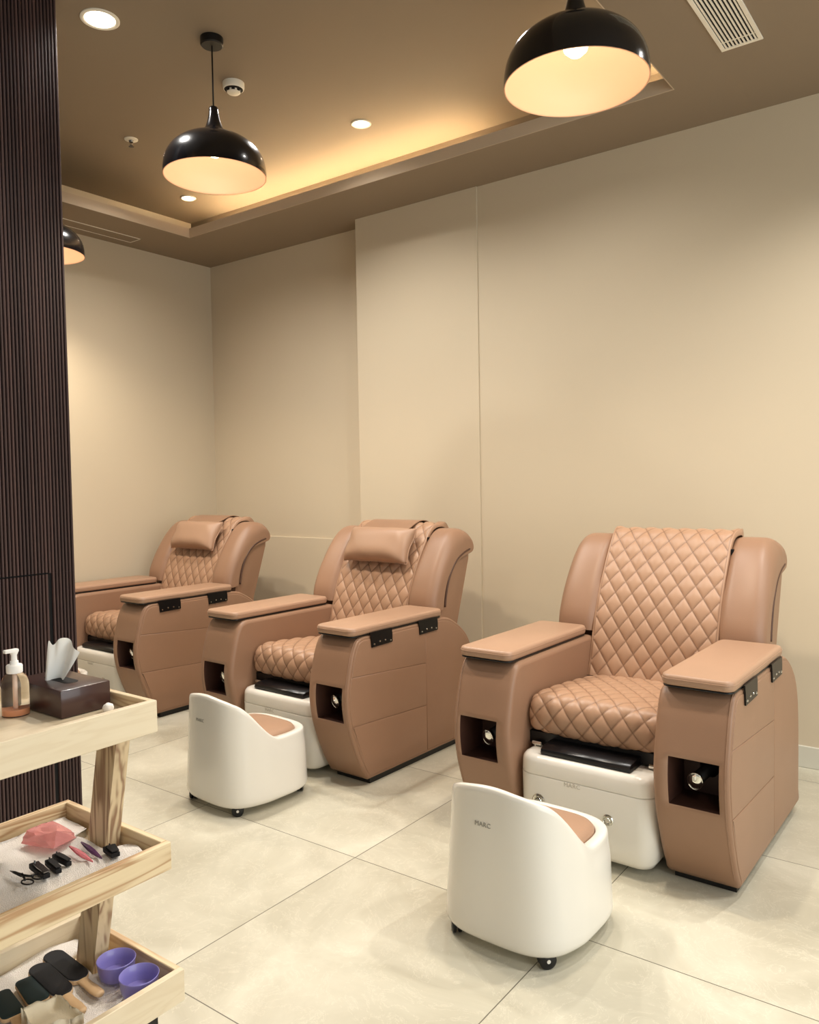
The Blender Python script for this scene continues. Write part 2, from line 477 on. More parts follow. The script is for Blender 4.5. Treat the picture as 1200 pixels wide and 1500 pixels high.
for i, (p, lab) in enumerate(PL):
    o = P if i == 0 else copy_tree(P)
    o.location = p; tag(o, lab, 'pendant lamp', 'black dome pendant lamps in a row'); pend.append(o)
for i, dz in ((0, ZU - PL[0][0][2]), (1, ZC - PL[1][0][2]), (2, ZU - PL[2][0][2])):     # cord lengths differ a little
    for ch in pend[i].children:
        if ch.name.startswith('ceiling_canopy'): ch.location.z = dz - .582
        if ch.name.startswith('cord'): ch.scale.z = (dz - .017) / .565

# ------------------------------------------------------------------ pedicure chair (front at y=0, origin on floor centre)
W = .505; AW = .24
def arm_profile():
    front = catmull([(.0, .03), (-.035, .085), (-.062, .14), (-.09, .21), (-.109, .265), (-.119, .305), (-.128, .36), (-.130, .41), (-.125, .46), (-.113, .515), (-.096, .58), (-.078, .625)], 3)
    top = catmull([(-.078, .625), (-.062, .65), (-.042, .664), (-.015, .67)], 3)[1:]
    flat = [Vector((y, .67)) for y in (.15, .35, .57)]
    rear = catmull([(.57, .67), (.63, .658), (.69, .628), (.745, .59), (.79, .545), (.825, .48), (.842, .40), (.848, .25), (.845, .03)], 3)[1:]
    return front + top + flat + rear
PROF = arm_profile()
NF0 = min(range(len(PROF)), key=lambda i: (PROF[i] - Vector((-.119, .305))).length)
NF1 = min(range(len(PROF)), key=lambda i: (PROF[i] - Vector((-.125, .46))).length)

def make_arm(side, root):
    """side +1: the arm on +x; built as sections across x"""
    nrm = normals2(PROF, True)
    xi, xo = W - AW, W
    r = .02
    secs = [(xi, r), (xi + r * .13, r * .5), (xi + r * .5, r * .13), (xi + r, 0), (xi + .052, 0), (xo - .03, 0), (xo - r * .6, 0), (xo - r * .3, r * .06), (xo - r * .08, r * .25), (xo, r * .45)]
    bm = bmesh.new(); G = []
    for x, ins in secs:
        G.append([bm.verts.new((side * x, p.x + n.x * ins * 1, p.y + n.y * ins)) for p, n in zip(PROF, [-v for v in nrm])])
    n = len(PROF)
    ref = bm
    for a in range(len(secs) - 1):
        for i in range(n):
            if a == 4 and NF0 <= i < NF1: continue
            f = bm.faces.new((G[a][i], G[a][(i + 1) % n], G[a + 1][(i + 1) % n], G[a + 1][i])); f.smooth = True
    bm.faces.new(G[0]); bm.faces.new(G[-1])
    # niche in the front face
    xa, xb = side * secs[4][0], side * secs[5][0]
    depth = .03
    L = [G[4][i] for i in range(NF0, NF1 + 1)]; Rr = [G[5][i] for i in range(NF0, NF1 + 1)]
    yb = .03
    z0, z1 = L[0].co.z, L[-1].co.z
    q = [bm.verts.new((xa, yb, z0)), bm.verts.new((xb, yb, z0)), bm.verts.new((xb, yb, z1)), bm.verts.new((xa, yb, z1))]
    nf = [bm.faces.new((L[0], Rr[0], q[1], q[0])), bm.faces.new((L[-1], Rr[-1], q[2], q[3])), bm.faces.new(q),
          bm.faces.new(L + [q[3], q[0]]), bm.faces.new(Rr + [q[2], q[1]])]
    for f in nf: f.material_index = 1
    # stitched seam just inside the outer front edge
    pts = [(side * (xo - .012), p.x - .0005, p.y) for p in PROF[2:NF1 + 26]]
    tube(bm, [(x, y, z) for x, y, z in pts], .0016, 6, 0, False)
    o = obj('armrest', bm, ['leather', 'niche'], root)
    # padded side panels (outer face), separated by seams
    bm = bmesh.new()
    def clip(poly, f):          # Sutherland-Hodgman against f(p) >= 0
        out = []
        for i in range(len(poly)):
            a, b = poly[i - 1], poly[i]; fa, fb = f(a), f(b)
            if fa >= 0: out.append(a)
            if (fa >= 0) != (fb >= 0): out.append(a.lerp(b, fa / (fa - fb)))
        return out
    inner = [p - v * r * .45 for p, v in zip(PROF, [-q_ for q_ in nrm])] if False else [p + (-v) * r * .75 for p, v in zip(PROF, nrm)]
    s1 = lambda p: p.y - (.497 - .067 * p.x); s2 = lambda p: p.y - (.283 - .044 * p.x)
    fr = lambda p: .43 - p.x
    regs = [[fr, s1], [fr, lambda p: -s1(p), s2], [fr, lambda p: -s2(p)], [lambda p: -fr(p)]]
    for fs in regs:
        poly = inner
        for f in fs: poly = clip(poly, f)
        c = sum(poly, Vector((0, 0))) / len(poly)
        def ins(d): 
            out = []
            m = len(poly)
            for i in range(m):
                a, b, cc = poly[i - 1], poly[i], poly[(i + 1) % m]
                e1, e2 = (b - a), (cc - b)
                n1 = Vector((-e1.y, e1.x)); n2 = Vector((-e2.y, e2.x))
                if n1.length > 1e-9: n1.normalize()
                if n2.length > 1e-9: n2.normalize()
                nn = n1 + n2
                if nn.length < 1e-6: nn = n1
                nn.normalize()
                if nn.dot(c - b) < 0: nn = -nn
                out.append(b + nn * d)
            return out
        rings = [[(side * (W + x), p.x, p.y) for p in ins(d)] for d, x in ((.0008, -.001), (.0012, .0010), (.003, .0022), (.007, .0026))]
        loft(bm, rings, cap0=False)
    obj('side_panel', bm, 'leather', o, sharp=60)
    # padded top
    bm = bmesh.new()
    slab(bm, .112, .33, .03, .672, .678, .002, cx=side * (W - .113), cy=.243, mi=1)
    slab(bm, .115, .334, .034, .677, .714, .0105, cx=side * (W - .113), cy=.243, n=8)
    lo = [(x, y, .7) for x, y in rrect(.1155, .3345, .0345, 8, side * (W - .113), .243)]
    tube(bm, lo + [lo[0]], .0014, 6, 0, False)
    obj('armrest_pad', bm, ['leather_pad', 'black'], o, sharp=50)
    # hinges under the pad (outer side)
    if side > 0:
        for y0, y1 in ((.03, .172), (.378, .52)):
            bm = bmesh.new()
            zt = .682
            out = [(y0, .615), (y1, .618), (y1 + .0, .655), (y1 - .004, zt), (y0 - .012, zt), (y0 - .004, .655)]
            loft(bm, [[(side * x, y, z) for y, z in out] for x in (W + .004, W + .009)], mi=0)
            for k in range(4):
                yy = y0 + (y1 - y0) * (.1 + .8 * k / 3); zz = .628 + (.007 if k in (1, 2) else 0)
                lathe(bm, [(.0042, 0), (.0036, .0022), (0, .003)], 10, mi=1, mtx=Matrix.Translation((side * (W + .009), yy, zz)) @ Matrix.Rotation(side * PI / 2, 4, 'Y'))
            obj('hinge', bm, ['hinge', 'chrome'], o, sharp=40)
    # hand shower parked in the niche
    bm = bmesh.new()
    cx = side * (W - AW / 2) + .004; cz = .385
    a = Vector((cx + .026, .03, cz + .024)); b_ = Vector((cx + .006, -.066, cz + .004))
    tube(bm, [a, a.lerp(b_, .35), a.lerp(b_, .4), b_], [.031, .031, .02, .02], 20, 0)
    mt = Matrix.Translation(b_ + Vector((-.006, -.012, -.008))) @ Matrix.Rotation(math.radians(22), 4, 'Y') @ Matrix.Rotation(math.radians(24), 4, 'X') @ Matrix.Diagonal((.0235, .013, .035, 1))
    r_ = bmesh.ops.create_uvsphere(bm, u_segments=24, v_segments=14, radius=1)
    for v in r_['verts']: v.co = mt @ v.co
    for f in set(f for v in r_['verts'] for f in v.link_faces): f.material_index = 1
    ringp = [mt @ Vector((1.02 * math.cos(2 * PI * k / 28), -.35, 1.02 * math.sin(2 * PI * k / 28))) for k in range(29)]
    tube(bm, ringp, .0022, 8, 1, False)
    tag(obj('hand_shower', bm, ['black', 'chrome'], o, smooth=True), 'chrome hand shower in a black holder')
    # black plinth
    bm = bmesh.new(); box(bm, side * W - side * .02 if side < 0 else W - AW + .02, W - .02 if side > 0 else -(W - AW + .02), .03, .82, 0, .045)
    obj('plinth', bm, 'black', o)
    return o

def quilt_sheet(path, hw, nu, nv, wd, hd, amp, crown, edge, flare=None, back=.012, phase=0):
    """path list of Vector(y,z); returns bmesh of a quilted sheet following it"""
    pts, L = resample(path, nv)
    nr = [-v for v in normals2(pts, False)]
    bm = bmesh.new(); lay = bm.verts.layers.float.new('seam')
    rows = []
    cols = [-1 + 2 * i / (nu - 1) for i in range(nu)]
    for j, (p, n) in enumerate(zip(pts, nr)):
        v = L * j / (nv - 1)
        h_ = hw + (flare(j / (nv - 1)) if flare else 0)
        row = []
        for u in cols:
            x = u * h_
            a = x / wd + v / hd + phase; b = x / wd - v / hd + phase
            s = abs(math.sin(PI * a)) * abs(math.sin(PI * b))
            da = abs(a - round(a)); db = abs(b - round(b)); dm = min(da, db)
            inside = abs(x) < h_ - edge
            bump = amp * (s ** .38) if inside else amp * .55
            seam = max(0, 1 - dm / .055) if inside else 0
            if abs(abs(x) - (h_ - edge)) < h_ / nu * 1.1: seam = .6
            off = bump + crown(u, j / (nv - 1))
            vt = bm.verts.new((x, p.x + n.x * off, p.y + n.y * off)); vt[lay] = seam
            row.append(vt)
        # turned-down side edges
        l0 = bm.verts.new((row[0].co.x, p.x + n.x * (row[0].co.y * 0 - back), p.y - n.y * back)); r0 = bm.verts.new((row[-1].co.x, p.x - n.x * back, p.y - n.y * back))
        l0.co.y = p.x - n.x * back
        rows.append([l0] + row + [r0])
    for A, B in zip(rows, rows[1:]):
        for i in range(len(A) - 1): bm.faces.new((A[i], A[i + 1], B[i + 1], B[i]))
    for R_ in (rows[0], rows[-1]):
        q = []
    return bm

def make_chair(loc, rz, label):
    root = empty('pedicure_chair', (0, 0, 0))
    make_arm(1, root); make_arm(-1, root)
    # ---- black box standing in for the dark space under the seat
    bm = bmesh.new(); box(bm, -.264, .264, .03, .70, .356, .40); box(bm, -.264, .264, .31, .70, .05, .356)
    obj('under_seat_shade', bm, 'black', root)
    # ---- seat
    path = catmull([(.62, .515), (.5, .525), (.35, .54), (.2, .552), (.09, .557), (.035, .55), (.003, .525), (-.012, .485), (-.012, .44), (0, .41), (.025, .397), (.08, .395)], 5)
    def seat_crown(u, t):
        e = max(0, (abs(u) - .86) / .14)
        return -.02 + .012 * (1 - u * u) - .03 * (1 - math.sqrt(max(0, 1 - e * e)))
    path = [Vector((p.x, p.y)) for p in path]
    bm = quilt_sheet([p for p in path], .262, 140, 190, .076, .098, .0085, seat_crown, .004, back=.05)
    obj('seat_cushion', bm, 'quilt', root, smooth=True)
    # ---- backrest shell
    bm = bmesh.new()
    out = catmull([(.655, .60), (.662, .68), (.678, .76), (.708, .84), (.75, .905), (.80, .95), (.86, .978), (.93, .99)], 3) + [Vector((.937, .975)), Vector((.925, .93)), Vector((.80, .60)), Vector((.80, .40)), Vector((.655, .40))]
    loft(bm, [[(x, p.x, p.y) for p in out] for x in (-.424, .424)])
    es = [e for e in bm.edges if abs(abs(e.verts[0].co.x) - .424) < 1e-4 and abs(e.verts[0].co.x - e.verts[1].co.x) < 1e-4]
    bmesh.ops.bevel(bm, geom=es, offset=.012, segments=3, profile=.5, affect='EDGES')
    obj('backrest_shell', bm, 'leather', root, sharp=40)
    # ---- back cushion with rolled top and rounded wings
    loop = catmull([(.588, .688), (.602, .76), (.640, .85), (.690, .935), (.742, 1.008), (.79, 1.058), (.838, 1.085), (.89, 1.09), (.935, 1.074), (.960, 1.04), (.952, 1.004), (.92, .988),
                    (.86, .972), (.80, .944), (.755, .90), (.716, .838), (.690, .76), (.678, .688)], 3)
    ln = normals2(loop, False)
    ln = [Vector((-v.x, -v.y)) for v in ln]
    if ln[3].x > 0: ln = [-v for v in ln]            # outward
    HWB = .437
    xs = [-HWB + 2 * HWB * i / 90 for i in range(91)]
    xs = sorted(set(xs + [sg * (HWB - d) for sg in (-1, 1) for d in (.0008, .003, .006)]))
    bm = bmesh.new(); rings = []
    for x in xs:
        ax = abs(x); e = HWB - ax; rd = .05
        q = 1 - min(1, e / rd); ins = rd * .78 * (1 - math.sqrt(max(0, 1 - q * q)))
        rr = .075; d = max(0, ax - (HWB - rr)); drop = rr * .8 * (1 - math.sqrt(max(0, 1 - (d / rr) ** 2)))
        mid = 1 / (1 + math.exp((ax - .268) * 160))   # recess under the cover
        puff = .016 * math.sin(PI * max(0, min(1, (ax - .25) / .2)))
        ring = []
        for p, nn in zip(loop, ln):
            z01 = max(0, min(1, (p.y - .69) / .40))
            frontness = max(0, -nn.x)
            inn = ins * (1 if nn.x < -.1 else (.25 if nn.x < .35 and nn.y > 0 else .06))
            v = p - nn * inn + nn * (puff * frontness * min(1, z01 * 5 + .3) * (1 - .5 * z01)) - nn * .030 * mid * max(0, frontness + .3 * (nn.y > .5))
            ring.append((x, v.x, v.y - drop * z01 ** 2))
        rings.append(ring)
    loft(bm, rings)
    obj('back_cushion', bm, 'leather', root, sharp=50)
    sc = catmull([(.686, .70), (.696, .76), (.721, .836), (.760, .897), (.804, .939), (.862, .967), (.915, .981)], 4)
    for sx in (-1, 1):
        bm = bmesh.new(); tube(bm, [(sx * .4345, p.x + .006, p.y - .002) for p in sc], .006, 8)  # dark tube stands in for the shadow in the groove
        tag(obj('groove_line', bm, 'groove_line', root, smooth=True), 'dark line for the shaded groove between back cushion and shell')
    bm = bmesh.new(); box(bm, .262, .274, .775, .79, 1.022, 1.046, .002); box(bm, .264, .27, .782, .80, 1.03, 1.04, .001)
    tag(obj('clasp', bm, 'black', root), 'small black clasp')
    # ---- quilted cover hung over the back
    cp = catmull([(.555, .50), (.575, .56), (.598, .64), (.628, .74), (.668, .835), (.712, .915), (.756, .985), (.795, 1.042), (.835, 1.085), (.88, 1.10), (.935, 1.09), (.97, 1.05), (.975, .99)], 5)
    cp = [Vector((p.x, p.y)) for p in cp][::-1]
    fl = lambda t: .012 * math.exp(-((t - .17) / .06) ** 2) + .006 * (t - .5)
    bm = quilt_sheet(cp, .262, 140, 300, .0745, .102, .0095, lambda u, t: .012 + .008 * max(0, abs(u) - .9) * 10 * max(0, 1 - abs(t - .15) / .1), .009, fl, back=.004, phase=.5)
    q = obj('quilted_cover', bm, 'quilt', root, smooth=True)
    # ---- foot basin
    def basin(z, ins, r=.06): return [(x, y, z) for x, y in rrect(.255 - ins, .195 - ins, max(.01, r - ins * .6), 8, 0, .105)]
    bm = bmesh.new()
    loft(bm, [basin(.022, .07), basin(.024, .045), basin(.034, .022), basin(.055, .009), basin(.09, .004), basin(.14, .002), basin(.278, 0), basin(.281, .0006), basin(.2825, .003)])
    fb = obj('foot_basin', bm, 'white', root, sharp=50)
    bm = bmesh.new()
    loft(bm, [basin(.283, .003), basin(.2845, .0006), basin(.288, 0), basin(.327, .002), basin(.337, .005), basin(.346, .012), basin(.350, .022), basin(.351, .03)])
    obj('basin_rim', bm, 'white', fb, sharp=50)
    bm = bmesh.new()     # black footrest pad
    prof = [(-.062, .352), (-.066, .360), (-.062, .372), (-.045, .380), (.0, .384), (.13, .384), (.13, .352)]
    sec = []
    for x, k in ((-.172, .92), (-.168, 1), (.163, 1), (.167, .92)):
        sec.append([(x, y + .004 * (k != 1), .352 + (z - .352) * k) for y, z in prof])
    loft(bm, sec)
    obj('footrest_pad', bm, 'blackv', fb, sharp=45)
    def valve(x, z, r, knob):
        bm = bmesh.new(); mt = Matrix.Translation((x, -.0885, z)) @ Matrix.Rotation(PI / 2, 4, 'X')
        lathe(bm, [(r, -.002), (r, .004), (r * .86, .007), (r * .7, .004), (r * .62, .003), (r * .58, .009), (r * .5, .011), (r * .42, .008), (0, .008)], 28, mtx=mt)
        if knob:
            lathe(bm, [(r * .45, .006), (r * .42, .03), (r * .5, .034), (r * .5, .05), (r * .42, .054), (0, .054)], 20, mtx=mt)
        obj('water_valve', bm, 'chrome', fb, sharp=35)
    valve(.098, .185, .0195, False); valve(-.165, .192, .0245, True)
    for sx in (-1, 1):
        bm = bmesh.new(); tube(bm, [(sx * .242, .012, .362), (sx * .205, .012, .362)], .0085, 14); tube(bm, [(sx * .232, .012, .35), (sx * .232, .012, .362)], .006, 10)
        obj('rim_tap', bm, 'chrome', fb, sharp=40)
    lettering('MARC', .022, fb, Matrix.Translation((-.035, -.0905, .2765 - .004)) @ Matrix.Rotation(PI / 2, 4, 'X'), 'faint_print')
    root.location = loc; root.rotation_euler = (0, 0, rz)
    tag(root, label, 'pedicure chair', 'tan pedicure chairs along the wall')
    return root

CH = [((-1.163, 2.622, 0), -.011, 'tan leather pedicure chair without a head pillow, quilted cover fully showing'),
      ((-2.743, 2.684, 0), -.03, 'tan pedicure chair with head pillow, in the middle of the row by the pillar'),
      ((-4.399, 2.776, 0), -.016, 'tan pedicure chair with head pillow, in the far corner beside the slatted partition')]
c1 = make_chair(*CH[0])
chairs = [c1]
for p, rz, lab in CH[1:]:
    c = copy_tree(c1); c.location = p; c.rotation_euler.z = rz; c['label'] = lab; chairs.append(c)

# head pillows (frame: chair coordinates)
def make_pillow():
    root = empty('head_pillow')
    U = Vector((1, 0, 0)); up = Vector((0, .49, .87)).normalized(); out = U.cross(up).normalized()
    if out.y > 0: out = -out
    c = Vector((.0, .69, 1.002))
    n = 34; bm = bmesh.new(); F = [[None] * (n + 1) for _ in range(n + 1)]; B = [[None] * (n + 1) for _ in range(n + 1)]
    for i in range(n + 1):
        for j in range(n + 1):
            u = -1 + 2 * i / n; v = -1 + 2 * j / n
            th = .066 * (max(0, (1 - u ** 4) * (1 - v ** 4))) ** .55
            px = .225 * u * (1 - .05 * (1 - abs(u)) * 0 - .035 * (1 - v * v) * abs(u)); pv = .102 * v * (1 - .05 * (1 - u * u) * abs(v) ** 3)
            wr = .0035 * math.sin(9 * u + 5 * v) * (abs(u) ** 3 + abs(v) ** 4 * .5)
            base = c + U * px + up * pv
            F[i][j] = bm.verts.new(base + out * (th + wr))
            B[i][j] = F[i][j] if i in (0, n) or j in (0, n) else bm.verts.new(base - out * th * .42)
    for g in (F, B):
        for i in range(n):
            for j in range(n): bm.faces.new((g[i][j], g[i + 1][j], g[i + 1][j + 1], g[i][j + 1]))
    edge = [F[i][0].co.copy() for i in range(n + 1)] + [F[n][j].co.copy() for j in range(1, n + 1)] + [F[i][n].co.copy() for i in range(n - 1, -1, -1)] + [F[0][j].co.copy() for j in range(n - 1, -1, -1)]
    tube(bm, edge, .0026, 6, 0, False)
    obj('pillow_body', bm, 'leather_pad', root, smooth=True)
    # strap running over the top of the backrest
    pth = catmull([(.735, 1.075), (.782, 1.094), (.83, 1.114), (.88, 1.126), (.94, 1.116), (.988, 1.08), (.998, 1.03)], 4)
    bm = bmesh.new(); rings = []
    nr = normals2(pth, False)
    for p, nn in zip(pth, nr):
        rings.append([(x, p.x + nn.x * t, p.y + nn.y * t) for x, t in ((-.19, 0), (.15, 0), (.15, .004), (-.19, .004))])
    loft(bm, rings)
    obj('strap', bm, 'leather', root, sharp=40)
    return root
pl = make_pillow()
for i, (ch, lab) in enumerate(((chairs[1], 'tan head pillow strapped to the middle pedicure chair'), (chairs[2], 'tan head pillow strapped to the far corner pedicure chair'))):
    o = pl if i == 0 else copy_tree(pl)
    o.location = ch.location; o.rotation_euler = ch.rotation_euler
    tag(o, lab, 'pillow', 'head pillows on the pedicure chairs')

# ------------------------------------------------------------------ stools (origin floor centre, back at -y)
def make_stool(loc, rz, label):
    root = empty('pedicure_stool')
    HX, HY = .218, .225
    n = 96; zb = .036
    def sup(th, hx, hy, e=3.4):
        c, s = math.cos(th), math.sin(th)
        r = (abs(c) ** e + abs(s) ** e) ** (-1 / e)
        return c * r * hx, s * r * hy
    def ztop(x, y):          # rim height from plan position
        f = (y + .215) / .235          # 0 at the back corner, 1 at the notch
        f = max(0, min(1, f)); f = f * f * (3 - 2 * f)
        zs = .482 - .022 * min(1, (x / .17) ** 2)
        return zs * (1 - f) + .287 * f
    bm = bmesh.new(); rings = []
    def outer(t, th):         # t: 0..1 up
        x, y = sup(th, HX, HY)
        zt = ztop(x, y); z = zb + (zt - zb) * t
        k = (z - zb) / .42
        bulge = 1 - .16 * k ** 1.15 * (1 if True else 0)
        back = max(0, -y / HY)
        sx = 1 - .17 * k * (.4 + .6 * back) ; sy = 1 - .045 * k
        if t < .06: q = (.06 - t) / .06; sx -= .05 * q * q; sy -= .05 * q * q
        return Vector((x * sx, y * sy + .0 , z))
    ts = [0, .01, .03, .06, .12, .2, .3, .4, .5, .6, .7, .78, .86, .92, .96]
    ths = [2 * PI * (i + .5) / n for i in range(n)]
    for t in ts: rings.append([outer(t, th) for th in ths])
    top = [outer(1, th) for th in ths]
    cen = Vector((0, .0, 0))
    def inward(v, d):
        g = Vector((v.x, v.y, 0)); L = g.length
        return Vector((v.x - g.x / L * d, v.y - g.y / L * d, v.z))
    def wth(v):               # rim thickness: broad around the seat, slim on the back
        f = max(0, min(1, (v.y + .13) / .12)); return .02 + .014 * f
    rings.append([inward(p, .001) + Vector((0, 0, -.005)) for p in top])
    rings.append([inward(p, .005) + Vector((0, 0, -.001)) for p in top])
    rings.append([inward(p, .011) for p in top])
    rings.append([inward(p, wth(p) - .004) for p in top])
    rings.append([inward(p, wth(p)) + Vector((0, 0, -.004)) for p in top])
    for k in (.2, .45, .7, 1):
        rings.append([(lambda a: Vector((a.x, a.y, a.z + (.262 - a.z) * k)))(inward(p, wth(p) + .001 + .006 * k)) for p in top])
    R_ = loft(bm, rings)
    # swept wing relief on both flanks (soft step that runs down from the shoulder)
    for ring in R_[:len(ts)]:
        for v in ring:
            if v.co.y > -.12 and abs(v.co.x) > .1:
                line = .40 - 1.15 * (v.co.y + .14)
                q = 1 / (1 + math.exp((v.co.z - max(line, .235) ) * 90))
                v.co.x += (1 if v.co.x > 0 else -1) * .006 * q * min(1, (v.co.y + .12) / .06)
    sh = obj('shell', bm, 'white', root, sharp=70)
    # seat pad
    bm = bmesh.new(); pr = []
    def pad(ins, z):
        out = []
        for th in ths:
            p = top_in[ths.index(th)]
            out.append((p.x * (1 - ins), (p.y - .02) * (1 - ins) + .02, z))
        return out
    top_in = [inward(p, wth(p) + .006) for p in top]
    loft(bm, [pad(.0, .263), pad(-.005, .275), pad(.005, .287), pad(.04, .295), pad(.14, .301), pad(.4, .305), pad(.8, .307)])
    obj('seat_pad', bm, 'leather_pad', root, smooth=True)
    # casters
    for sx in (-1, 1):
        for sy in (-1, 1):
            bm = bmesh.new(); px, py = sx * .150, sy * .168
            tube(bm, [(px, py, .03), (px, py, .06)], .012, 12)
            for d in (-.009, .009):
                lathe(bm, [(0, -.007), (.02, -.007), (.0245, -.004), (.0245, .004), (.02, .007), (0, .007)], 24,
                      mtx=Matrix.Translation((px, py, .0245)) @ Matrix.Rotation(sx * sy * .7 + PI / 2, 4, 'Z') @ Matrix.Rotation(PI / 2, 4, 'X') @ Matrix.Translation((0, 0, d)))
            for d in (-.0165, .0165):
                lathe(bm, [(0, -.001), (.0055, -.001), (.0055, .001), (0, .001)], 12, mi=1,
                      mtx=Matrix.Translation((px, py, .0245)) @ Matrix.Rotation(sx * sy * .7 + PI / 2, 4, 'Z') @ Matrix.Rotation(PI / 2, 4, 'X') @ Matrix.Translation((0, 0, d)))
            tag(obj('caster', bm, ['black', 'white'], root, sharp=40), 'black twin-wheel caster')
    a = outer((.378 - zb) / (.47 - zb), -PI / 2)
    lettering('MARC', .0185, sh, Matrix.Translation((-.022, a.y - .0012, .374)) @ Matrix.Rotation(PI / 2 - .05, 4, 'X'), 'grey_print')
    root.location = loc; root.rotation_euler = (0, 0, rz)
    tag(root, label, 'stool', 'white wheeled pedicure stools')
    return root
ST = [((-1.145, 2.11, 0), -.02, 'white moulded pedicure stool before the chair that has no pillow'),
      ((-2.62, 2.305, 0), -.06, 'white moulded pedicure stool before the middle pedicure chair'),
      ((-4.36, 2.335, 0), -.03, 'white moulded pedicure stool before the far chair, mostly behind the tissue box')]
s1 = make_stool(*ST[0])
for p, rz, lab in ST[1:]:
    c = copy_tree(s1); c.location = p; c.rotation_euler.z = rz; c['label'] = lab

# ------------------------------------------------------------------ trolley
CX0, CX1 = -1.925, -1.50
def tray(root, y0, y1, zb, zr, floor_z, mlong):
    T = .016
    o = None
    bm = bmesh.new(); box(bm, CX0 + T, CX1 - T, y0 + T, y1 - T, floor_z - .012, floor_z); o = obj('tray', bm, 'wood_plain', root)
    for nm, a in (('long', (CX1 - T, CX1, y0, y1)), ('long', (CX0, CX0 + T, y0, y1))):
        bm = bmesh.new(); box(bm, *a, zb, zr, .0015, 1); obj('tray_side', bm, mlong, o)
    for a in ((CX0 + T, CX1 - T, y1 - T, y1), (CX0 + T, CX1 - T, y0, y0 + T)):
        bm = bmesh.new(); box(bm, *a, zb, zr, .0015, 1); obj('tray_end', bm, 'wood_x', o)
cart = empty('wooden_trolley', (0, 0, 0))
tray(cart, .42, 1.065, .802, .873, .843, 'wood_plain')
tray(cart, .40, 1.091, .481, .544, .497, 'wood_y')
tray(cart, .38, 1.117, .163, .237, .178, 'wood_plain')
for ya, yb in ((1.032, 1.068), (.45, .486)):
    bm = bmesh.new()
    zt, zb_ = .802, .165
    xt, xb = -1.640, -1.778; hw = .037
    loft(bm, [[(xb - hw, ya, zb_), (xb + hw, ya, zb_), (xb + hw, yb, zb_), (xb - hw, yb, zb_)], [(xt - hw, ya, zt), (xt + hw, ya, zt), (xt + hw, yb, zt), (xt - hw, yb, zt)]])
    obj('leg', bm, 'wood_z', cart)
for px in (CX0 + .07, CX1 - .07):
    for py in (.46, 1.06):
        bm = bmesh.new()
        lathe(bm, [(0, -.014), (.044, -.014), (.05, -.009), (.05, .009), (.044, .014), (0, .014)], 28, mtx=Matrix.Translation((px, py, .05)) @ Matrix.Rotation(PI / 2, 4, 'Y'))
        box(bm, px - .022, px + .022, py - .03, py + .03, .157, .163)
        for d in (-.02, .02): box(bm, px + d - .002, px + d + .002, py - .016, py + .016, .045, .158)
        tube(bm, [(px - .023, py, .05), (px + .023, py, .05)], .006, 10)
        tag(obj('caster', bm, 'black', cart, sharp=40), 'black swivel caster')
tag(cart, 'three-tier pine trolley with tray shelves and slanted legs', 'trolley')

# towels lining the lower trays
def cloth(name, x0, x1, y0, y1, z, amp, seed, m, label, cat, group=None, nx=60, ny=70, th=.006, wob=.012, fq=1, legx=None):
    rnd = random.Random(seed); ph = [rnd.uniform(0, 6.28) for _ in range(8)]
    bm = bmesh.new(); G = []
    for i in range(nx + 1):
        row = []
        for j in range(ny + 1):
            u, v = i / nx, j / ny
            x = x0 + (x1 - x0) * u; yy1 = y1
            if legx is not None: yy1 = y1 - (y1 - 1.018) * max(0, min(1, (.075 - abs(x - legx)) / .02))
            y = y0 + (yy1 - y0) * v
            x += wob * (math.sin(9 * v + ph[0]) + .5 * math.sin(23 * v + ph[1])) * (1 if u in (0, 1) else 0) * (-1 if u else 1) * .5
            y += wob * (math.sin(8 * u + ph[2]) + .5 * math.sin(21 * u + ph[3])) * (1 if v in (0, 1) else 0) * .5
            hgt = amp * (.5 + .5 * math.sin(fq * 14 * u + 4 * fq * math.sin(5 * v + ph[4]) + ph[5])) * (.5 + .5 * math.sin(fq * 11 * v + 3 * fq * math.sin(4 * u + ph[6]) + ph[7]))
            edge = min(u, 1 - u, v, 1 - v); hgt += amp * .9 * math.exp(-edge / .05)
            row.append((x, y, z + th + hgt))
        G.append(row)
    V = [[bm.verts.new(p) for p in r] for r in G]
    for i in range(nx):
        for j in range(ny): bm.faces.new((V[i][j], V[i + 1][j], V[i + 1][j + 1], V[i][j + 1]))
    rim = [V[i][0] for i in range(nx + 1)] + [V[nx][j] for j in range(1, ny + 1)] + [V[i][ny] for i in range(nx - 1, -1, -1)] + [V[0][j] for j in range(ny - 1, 0, -1)]
    low = [bm.verts.new((v.co.x, v.co.y, z + .0005)) for v in rim]
    for k in range(len(rim)):
        q = (k + 1) % len(rim); bm.faces.new((rim[k], rim[q], low[q], low[k]))
    bm.faces.new(low)
    return tag(obj(name, bm, m, smooth=True), label, cat, group)
cloth('towel', -1.897, -1.535, .51, 1.062, .497, .011, 3, 'towel', 'rumpled white towel lining the middle tray of the trolley', 'towel', 'white towels lining the trolley trays', legx=-1.707)
cloth('towel', -1.897, -1.535, .51, 1.085, .178, .009, 5, 'towel', 'rumpled white towel lining the bottom tray of the trolley', 'towel', 'white towels lining the trolley trays', legx=-1.774)
cloth('towel', -1.675, -1.57,   .825, .905, .2, .018, 8, 'cream_cloth', 'crumpled cream cloth beside the wooden foot file handles', 'cloth', nx=40, ny=40, fq=.35, wob=.004)

# ---- things on the top tray
ZT = .843
t = empty('tissue_box', (-1.737, .977, ZT + .001))
bm = bmesh.new(); box(bm, -.103, .103, -.06, .06, .0, .062, .0035, 2)
# slot
obj('box_body', bm, 'darkbrown', t, sharp=40)
bm = bmesh.new(); slab(bm, .055, .017, .016, .0615, .0626, .0003); obj('slot', bm, 'slatback', t)
